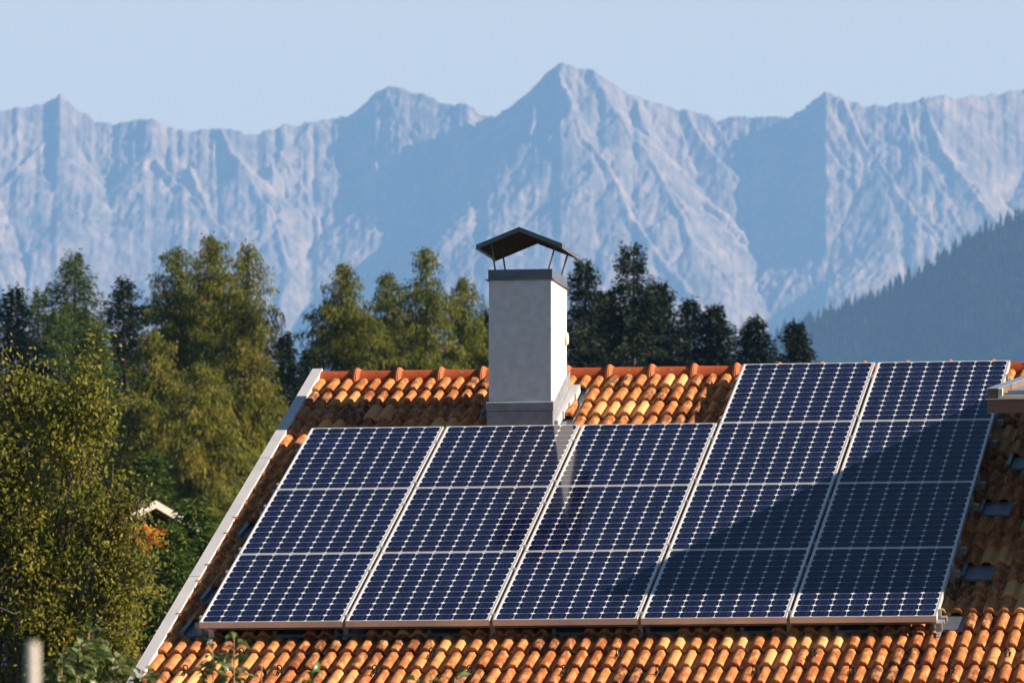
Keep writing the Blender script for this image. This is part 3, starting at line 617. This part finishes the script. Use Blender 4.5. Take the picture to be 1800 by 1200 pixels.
def conifer(name, label, px, topy, halfw, D, kind='spruce', bare=0., dens=1., lean=0., group='conifers on the slope behind the house', gold=0., seed=0, flat=.70):
    rg = np.random.default_rng(seed*101+int(px)+3000)
    top = at_d(px, topy, D); s = FPX/D; bx, by = top[0]-lean, top[1]; bz = float(ground_z(bx, by))-.1; H = top[2]-bz; Rm = halfw/s*(1.22 if px > 1000 else 1.06); dens *= 1.25 if px > 1000 else 1
    root = empty(name, (bx, by, bz)); tag(root, label, 'tree', group)
    mat = M[kind]; larch = 'larch' in kind
    tr = MB(); pts = []; rad = []
    for i in range(9):
        t = i/8; pts.append((lean*t + .06*math.sin(5*t+seed), .05*math.sin(4*t+px), H*t)); rad.append(.017*H*(1-t)**.85+.012)
    tr.tube(pts, rad, 7)
    cents = []; axs = []; tints = []; lens = []; wids = []
    z = H*.995; az = rg.uniform(0, 6)
    vis = min(H*.97, 13.5)
    while z > H - vis:
        t = (H-z)                                   # metres below the tip
        prof = Rm*min(1, (t/(Rm*(2.1 if not larch else 1.55)))**flat)*(1+.10*math.sin(z*2.1+px)) + .06
        az += 2.4 + rg.normal(0, .5)
        zz = z; z -= (.019 + .018*rg.uniform())/dens
        if bare and t > .5 and rg.uniform() < bare*3.2*(.5+.5*math.sin(t*3.1+px)): continue
        gap = math.sin(az*1.0 + zz*1.7 + px)*math.sin(zz*2.9+px*.3)
        if gap > .6 and t > .8 and rg.uniform() < .5: continue
        L = prof*rg.uniform(.55, 1.12)
        m = max(4, int(L/.07)); u = np.linspace(.12, 1, m)
        dirx, diry = math.cos(az), math.sin(az)
        if larch: dz = L*(.28*u - .30*u*u) - .05*u
        else: dz = L*(-.42*u + .26*u*u)
        if t < 1.3: dz = dz + .55*L*u*(1-t/1.3)
        bend = rg.normal(0, .12)
        cx = lean*zz/H + dirx*L*u - diry*bend*L*u*u; cy_ = diry*L*u + dirx*bend*L*u*u; cz = zz + dz
        spine = np.stack([cx, cy_, cz], -1)
        if L > .3: tr.tube([spine[0]*np.array([.1, .1, 1]), spine[m//2], spine[-1]], [.016, .009, .004], 3, cap=False)
        per = 9
        C = np.repeat(spine, per, 0); n = len(C); uu = np.repeat(u, per)
        spread = .10 + .16*L*(1-np.abs(uu-.45)); 
        lat = rg.normal(0, 1, n)*spread*.55
        C = C + np.stack([-diry*lat, dirx*lat, rg.normal(0, .085, n) - (.10*np.abs(lat) if not larch else 0)], -1)
        out = np.array([dirx, diry, 0])
        if larch:
            a = unit(np.stack([rg.normal(0, .33, n)+dirx*.12, rg.normal(0, .33, n)+diry*.12, -np.abs(rg.normal(.75, .35, n))], -1)); ln = rg.uniform(.07, .26, n)*(1 if t > 1.2 else .6); wd = rg.uniform(.024, .050, n)
        else:
            sg = np.sign(lat)[:, None]*np.array([-diry, dirx, 0]); a = unit(out*.75 + sg*.6 + rg.normal(0, .38, (n, 3)) + np.array([0, 0, -.28])); ln = rg.uniform(.08, .18, n); wd = rg.uniform(.024, .050, n)*(1.5 if kind == 'darkspruce' else 1)
        cents.append(C); axs.append(a); lens.append(ln); wids.append(wd)
        bt = rg.normal(.42 + gold + (.10*(t/vis) if larch else 0), .15); tints.append(np.clip(bt + rg.normal(0, .13, n) + .12*(uu-.5), 0, 1))
    # leader
    C = np.concatenate(cents); a = np.concatenate(axs); nr = unit(np.random.default_rng(seed).normal(0, 1, C.shape)); V, F = cards(C, a, np.concatenate(lens), np.concatenate(wids), nr)
    tr.build('trunk', M['greybark'] if larch else M['bark'], root)
    mesh_obj('crown', V, F, mat, root, False, {"tint": np.concatenate(tints)})
    return root
CON = [
 ('spruce_tree', 'blackish spruce with upswept side shoots at the far left', 25, 508, 62, 215, 'darkspruce', 0, 1, 0, 0),
 ('spruce_tree', 'slender spruce just right of the blackish spruce, with a thin spiky tip', 70, 512, 46, 222, 'spruce', .05, .8, 0, 0),
 ('spruce_tree', 'tall broad topped green spruce, highest of the trees left of the larches', 131, 446, 78, 218, 'spruce', 0, 1.1, 0, .08),
 ('spruce_tree', 'sparse spruce with a bare pale trunk below the tallest green spruce', 103, 548, 52, 206, 'spruce', .15, .75, 0, .22),
 ('spruce_tree', 'bright green drooping spruce above the leafy yellow tree', 165, 570, 62, 200, 'spruce', 0, 1.1, 0, .28),
 ('spruce_tree', 'dark ragged conifer between the green spruce and the larches', 218, 490, 66, 226, 'darkspruce', .03, .8, 0, .18),
 ('larch_tree', 'larch with a pointed pale top, left of the two tallest larches', 311, 436, 82, 215, 'larch', .05, .95, 0, -.1),
 ('larch_tree', 'tallest larch, broad and bushy, in the left stand of trees', 373, 417, 86, 219, 'greenlarch', .02, 1.05, 0, 0),
 ('larch_tree', 'thin wispy larch on the right side of the tallest larch', 436, 430, 56, 214, 'greenlarch', .05, .8, .12, .12),
 ('larch_tree', 'golden brown larch with hanging branches, below the pointed pale larch', 272, 585, 92, 198, 'larch', .0, 1.05, 0, .14),
 ('larch_tree', 'golden green larch with long hanging twigs, right of the golden brown larch', 352, 640, 96, 194, 'larch', 0, 1.1, 0, .10),
 ('larch_tree', 'rounded olive larch with weeping twigs beside the white roof edge', 432, 600, 92, 201, 'greenlarch', 0, 1.1, 0, .12),
 ('spruce_tree', 'small round dark conifer in the gap left of the roof corner', 500, 588, 46, 228, 'darkspruce', 0, 1, 0, .2),
 ('spruce_tree', 'low dark conifer right above the left end of the roof ridge', 545, 618, 42, 232, 'darkspruce', 0, 1, 0, .1),
 ('larch_tree', 'ragged larch with twigs sticking out at its left, first above the ridge', 605, 465, 78, 214, 'greenlarch', .02, 1.05, 0, .02),
 ('larch_tree', 'rounded larch standing second from the left above the ridge', 680, 481, 64, 220, 'greenlarch', 0, 1, 0, -.04),
 ('larch_tree', 'open topped larch with a bare visible trunk, tallest left of the chimney', 748, 437, 66, 212, 'larch', .12, .75, 0, -.06),
 ('larch_tree', 'leafy larch right beside the chimney on its left', 814, 489, 64, 217, 'greenlarch', 0, .95, 0, 0),
 ('spruce_tree', 'dark conifer filling the gap low behind the rounded larch', 642, 560, 70, 232, 'darkspruce', 0, 1, 0, .25),
 ('spruce_tree', 'dark conifer half hidden by the left edge of the chimney', 858, 545, 60, 231, 'darkspruce', 0, 1, 0, .15),
 ('spruce_tree', 'dark low conifer behind the bare trunk of the open topped larch', 735, 575, 66, 234, 'darkspruce', 0, 1, 0, .2),
 ('pine_tree', 'thin brownish conifer showing right behind the chimney cover strut', 1027, 460, 40, 221, 'darkspruce', .08, .85, 0, .42),
 ('pine_tree', 'tall dark conifer with a tufted top and a gap below it, right of the chimney', 1110, 432, 50, 217, 'darkspruce', .1, .75, 0, .35),
 ('spruce_tree', 'dark conifer low between the chimney and the tufted conifer', 1068, 512, 54, 224, 'darkspruce', .02, 1, 0, .2),
 ('pine_tree', 'dark conifer with one branch pointing up right, beside the tufted one', 1160, 497, 48, 226, 'darkspruce', .05, .9, .1, .2),
 ('spruce_tree', 'black conifer with two uneven tops right of the middle of the ridge', 1214, 528, 48, 229, 'darkspruce', .03, .9, 0, 0),
 ('spruce_tree', 'black cone shaped spruce, wider at its foot, left of the two small ones', 1255, 538, 62, 225, 'darkspruce', 0, 1.05, 0, 0),
 ('spruce_tree', 'small black spruce standing free in front of the hazy hill foot', 1325, 558, 58, 230, 'darkspruce', 0, 1, 0, 0),
 ('spruce_tree', 'rightmost small black spruce against the blue forested hill', 1400, 568, 52, 233, 'darkspruce', .02, .95, 0, 0),
 ('spruce_tree', 'low young spruce directly before the small white gabled house', 300, 926, 62, 104, 'spruce', 0, 1.2, 0, .18),
 ('spruce_tree', 'bright green spruce with drooping fronds beside the lower roof edge', 345, 896, 90, 106, 'spruce', 0, 1.2, 0, .12),
 ('spruce_tree', 'green spruce with spreading fronds above the small house gable', 262, 800, 90, 128, 'spruce', 0, 1.1, 0, .05),
]
for i, (nm, lab, px, ty, hw, D, kd, bare, dens, lean, gold) in enumerate(CON):
    conifer(nm, lab, px, ty, hw, D, kd, bare, dens, lean, gold=gold, seed=i)

def leafy_tree():
    D = 74.; c0 = at_d(40, 1010, D); bx, by = c0[0], c0[1]; bz = float(ground_z(bx, by))-.1
    root = empty('leafy_tree', (bx, by, bz)); tag(root, 'yellow green broadleaf tree with small shiny leaves filling the lower left corner', 'tree')
    s = FPX/D; toL = lambda px, py, dd=0.: at_d(px, py, D+dd) - np.array([bx, by, bz])
    tr = MB(); cents = []; axs = []; tint = []; lens = []; wids = []
    rg = np.random.default_rng(42)
    blobs = [(20, 840, 100, 110), (140, 810, 88, 90), (60, 980, 150, 140), (180, 920, 80, 100), (205, 1050, 70, 100), (90, 1120, 150, 120), (-80, 920, 140, 180), (-120, 1110, 160, 160), (190, 1150, 75, 80), (110, 735, 52, 48), (-50, 770, 80, 80), (232, 995, 38, 55), (172, 735, 26, 44), (212, 830, 30, 50), (25, 725, 30, 44), (60, 705, 18, 30), (150, 690, 14, 24), (226, 900, 26, 40), (20, 1190, 60, 70), (70, 1160, 60, 70)]
    hub = np.array([0, 0, 2.6])
    limbs = []
    for (px, py, rx, ry) in blobs:
        c = toL(px, py); rw, rh = rx/s, ry/s
        mid = (hub + c)/2 + rg.normal(0, .2, 3); tr.tube([(0, 0, 1.5), hub*.8, mid, c + rg.normal(0, .15, 3)], [.07, .045, .022, .008], 6)
        nt_ = int(105*(rx*ry)/(100*100)) + 16
        for _ in range(nt_):
            dv = unit(rg.normal(0, 1, 3)); rr = rg.uniform(.25, 1.0)**.6
            e = c + dv*np.array([rw, rw*.9, rh])*rr
            if noise2(np.array([e[0]*1.5 + e[1]*.4]), np.array([e[2]*1.5 - e[1]*.3]))[0] > .30: continue
            b0 = c + (e-c)*rg.uniform(.15, .5) + rg.normal(0, .08, 3)
            d = unit(e-b0 + np.array([0, 0, rg.normal(.0, .25)])); ln = rg.uniform(.2, .48) if rg.uniform() < .86 else rg.uniform(.5, .85)
            p2 = b0 + d*ln; p1 = b0 + d*ln*.5 + rg.normal(0, .05, 3)
            if rg.uniform() < .55: tr.tube([b0, p1, p2], [.009, .006, .003], 3, cap=False)
            n = int(rg.uniform(18, 40)); u = rg.uniform(0, 1.05, n)[:, None]
            C = b0*(1-u) + p2*u + rg.normal(0, .085, (n, 3)); a = unit(d*.4 + rg.normal(0, .7, (n, 3)) + np.array([0, 0, -.45]))
            cents.append(C); axs.append(a); tint.append(np.clip(rg.normal(rg.normal(.42, .17), .15, n), 0, .95)); lens.append(rg.uniform(.036, .072, n)); wids.append(rg.uniform(.022, .040, n))
            if rg.uniform() < .012: tint[-1][:] = np.clip(rg.normal(.98, .02, n), 0, 1)
    C = np.concatenate(cents); nr = unit(rg.normal(0, 1, C.shape) + np.array([.5, -.2, .4]))
    V, F = cards(C, np.concatenate(axs), np.concatenate(lens), np.concatenate(wids), nr)
    tr.tube([(0, 0, 0), (.03, 0, 1.2), hub], [.15, .12, .09], 8)
    tr.build('trunk', M['bark'], root); mesh_obj('crown', V, F, M['leaf'], root, False, {"tint": np.concatenate(tint)})
leafy_tree()

def shrub(name, label, stems, D, seed):
    rg = np.random.default_rng(seed); pxm = sum(s[0] for s in stems)/len(stems)
    b0 = at_d(pxm, 1300, D); bx, by = b0[0], b0[1]; bz = float(ground_z(bx, by)); root = empty(name, (bx, by, bz)); tag(root, label, 'shrub')
    tr = MB(); C = []; Ax = []; T = []; Ln = []; Wd = []
    for (px, ty, leaf0, nl, spread) in stems:
        top = at_d(px, ty, D + rg.normal(0, .15)) - np.array([bx, by, bz]); foot = np.array([(top[0])*.35, rg.normal(0, .15), 0])
        pts = [foot + (top-foot)*t + np.array([.05*math.sin(3*t+px), .03*math.sin(5*t), 0])*(1-t) for t in np.linspace(0, 1, 9)]; tr.tube(pts, list(np.linspace(.009, .0028, 9)), 6)
        hl = (top[2] - (leaf0-ty)/FPX*D)/top[2]
        for _ in range(int(nl*1.7)):
            t = rg.uniform(0, 1); py = leaf0 + (1330-leaf0)*t**1.1; f = min(.999, (top[2] - (py-ty)/FPX*D)/top[2]); p = foot + (top-foot)*f
            az = rg.uniform(0, 6.28); r = rg.uniform(.01, spread/FPX*D*(.35+.65*t)); p = p + np.array([math.cos(az)*r, math.sin(az)*r*.6, rg.normal(0, .03)])
            if r > .06 and rg.uniform() < .25: tr.tube([foot + (top-foot)*max(0, f-.03), p], [.005, .003], 4, cap=False)
            C.append(p); Ax.append([math.cos(az)*.9, math.sin(az)*.9, rg.normal(.15, .45)]); T.append(min(1, max(0, rg.normal(.45, .25)))); Ln.append(rg.uniform(.045, .085)); Wd.append(rg.uniform(.022, .038))
        for _ in range(int(nl*.7)):            # lower leaves down the stem
            f = rg.uniform(.12, hl*.93); p = foot + (top-foot)*f; az = rg.uniform(0, 6.28); r = rg.uniform(.02, .3); p = p + np.array([math.cos(az)*r, math.sin(az)*r, rg.normal(0, .05)])
            C.append(p); Ax.append([math.cos(az)*.9, math.sin(az)*.9, rg.normal(.15, .45)]); T.append(min(1, max(0, rg.normal(.45, .25)))); Ln.append(rg.uniform(.05, .09)); Wd.append(rg.uniform(.025, .04))
    C = np.array(C); Ax = unit(np.array(Ax)); nr = unit(rg.normal(0, .5, C.shape) + np.array([0, 0, 1.])); Ln = np.array(Ln); Wd = np.array(Wd)
    side = unit(np.cross(Ax, nr)); up = np.cross(side, Ax)
    # leaf of three cross rows, folded along the midrib and curling down
    V = []; 
    for (t, w_, dz) in ((0, .0, 0), (.3, 1., .10), (.65, .85, .06), (1., .0, -.14)):
        base = C + Ax*(Ln*t)[:, None] + up*(Ln*dz)[:, None]
        V += [base - side*(Wd*w_*.5)[:, None] + up*(Wd*.25*w_)[:, None], base, base + side*(Wd*w_*.5)[:, None] + up*(Wd*.25*w_)[:, None]]
    n = len(C); V = np.stack(V, 1).reshape(-1, 3); i = np.arange(n)[:, None]*12
    q = np.array([[r*3+c, r*3+c+1, r*3+c+4, r*3+c+3] for r in range(3) for c in range(2)]); F = (i[:, :, None] + q[None]).reshape(-1, 4)
    tr.build('stems', M['stem'], root, True); mesh_obj('leaves', V, F, M['shrubleaf'], root, True, {"tint": np.repeat(T, 6)})
shrub('shrub', 'glossy leaved shrub with upright shoots before the bottom left roof corner', [(157, 1098, 1118, 120, 46), (108, 1152, 1160, 70, 36), (205, 1160, 1165, 90, 48), (72, 1180, 1178, 40, 30), (250, 1176, 1172, 50, 30), (140, 1130, 1140, 60, 40)], 32, 3)
shrub('shrub', 'thin leafy shoots standing before the lowest tiles left of the middle', [(411, 1112, 1120, 26, 26), (373, 1128, 1133, 22, 24), (460, 1168, 1168, 12, 22), (395, 1160, 1165, 30, 42), (545, 1187, 1184, 14, 24), (520, 1192, 1190, 8, 20)], 33, 4)
shrub('shrub', 'few leaf tips rising over the bottom edge of the picture below the panels', [(758, 1180, 1183, 12, 30), (800, 1186, 1187, 12, 24), (735, 1190, 1190, 8, 20)], 33, 8)

# blurred pole close to the camera
pt = at_d(57, 1134, 10.2); gz0 = float(ground_z(pt[0], pt[1])); mb = MB()
pts = []; rad = []
for i in range(12):
    t = i/11; pts.append((pt[0] + .012*math.sin(t*5)*(1-t) + (1-t)*.02, pt[1], gz0 + (pt[2]-gz0)*t)); rad.append(.0092 + .001*math.sin(i*2.1))
pts.append((pt[0], pt[1], pt[2]+.004)); rad.append(.006)
mb.tube(pts, rad, 12); tag(mb.build('garden_stake', M['post'], None, True), 'pale blurred wooden stake close to the camera at the bottom left', 'stake')

# small far house half hidden behind the leafy tree
def far_house():
    D = 112.; s = FPX/D; p = at_d(266, 881, D); bx, by = p[0], p[1]; bz = float(ground_z(bx, by)); zt_ = p[2]-bz
    root = empty('house', (bx, by, bz), (0, 0, R(34))); tag(root, 'small house with a white gable edge half hidden by the leafy tree', 'house')
    dx, dz = 54/s, 24/s*1.15; k = dz/dx; W_, Lg = .74, 2.6
    mb = MB(); mb.add([(-W_+.25, .1, -.3), (W_-.25, .1, -.3), (W_-.25, .1, zt_-W_*k), (0, .1, zt_-.12), (-W_+.25, .1, zt_-W_*k), (-W_+.25, Lg, -.3), (W_-.25, Lg, -.3), (W_-.25, Lg, zt_-W_*k), (0, Lg, zt_-.12), (-W_+.25, Lg, zt_-W_*k)], [(0, 1, 2, 3, 4), (9, 8, 7, 6, 5), (1, 6, 7, 2), (0, 4, 9, 5)]); mb.build('wall', M['deck'], root)
    mb = MB()
    for sg in (-1, 1):
        P = [(0, -.15, zt_-.10), (sg*W_, -.15, zt_-.10-W_*k), (sg*W_, Lg, zt_-.10-W_*k), (0, Lg, zt_-.10)]; Q = [(x, y, z+.09) for x, y, z in P]
        if sg < 0: P = [P[1], P[0], P[3], P[2]]; Q = [Q[1], Q[0], Q[3], Q[2]]
        mb.hexa(P + Q)
    mb.build('roof', M['tile'], root)
    mb = MB()
    for sg in (-1, 1):
        P = [(0, -.19, zt_-.11), (sg*W_, -.19, zt_-.11-W_*k), (sg*W_, -.151, zt_-.11-W_*k), (0, -.151, zt_-.11)]; Q = [(x, y, z+.115) for x, y, z in P]
        if sg < 0: P = [P[1], P[0], P[3], P[2]]; Q = [Q[1], Q[0], Q[3], Q[2]]
        mb.hexa(P + Q)
    mb.build('gable_board', M['cream'], root)
    mb = MB(); mb.box((-.6, .05, .8), (.5, .098, 2.0)); mb.build('window', M['window'], root)
far_house()
def orange_shrub():
    D = 75.0; p = at_d(236, 944, D); bx, by = p[0], p[1]; bz = float(ground_z(bx, by)); root = empty('shrub', (bx, by, bz)); tag(root, 'bright orange autumn shrub against the yellow green broadleaf tree', 'shrub')
    rg = np.random.default_rng(9); n = 1900; s = FPX/D; z0 = p[2]-bz
    dv = unit(rg.normal(0, 1, (n, 3)))*rg.uniform(.3, 1, (n, 1)); C = dv*np.array([44/s, .3, 13/s]) + np.array([0, 0, z0]) + .05*np.sin(dv*9); a = unit(rg.normal(0, 1, (n, 3)))
    V, F = cards(C, a, rg.uniform(.04, .09, n), rg.uniform(.03, .055, n), unit(rg.normal(0, 1, (n, 3)))); mesh_obj('crown', V, F, M['orangeleaf'], root, False, {"tint": rg.uniform(0, 1, n)})
    mb = MB()
    for i in range(3): mb.tube([(-.9, .6, 0), (-.8, .6, z0*.5), (-.25+.12*math.cos(i*2.2), .3*math.sin(i*2.2), z0*.97)], [.03, .02, .005], 5)
    mb.build('stems', M['bark'], root)
orange_shrub()
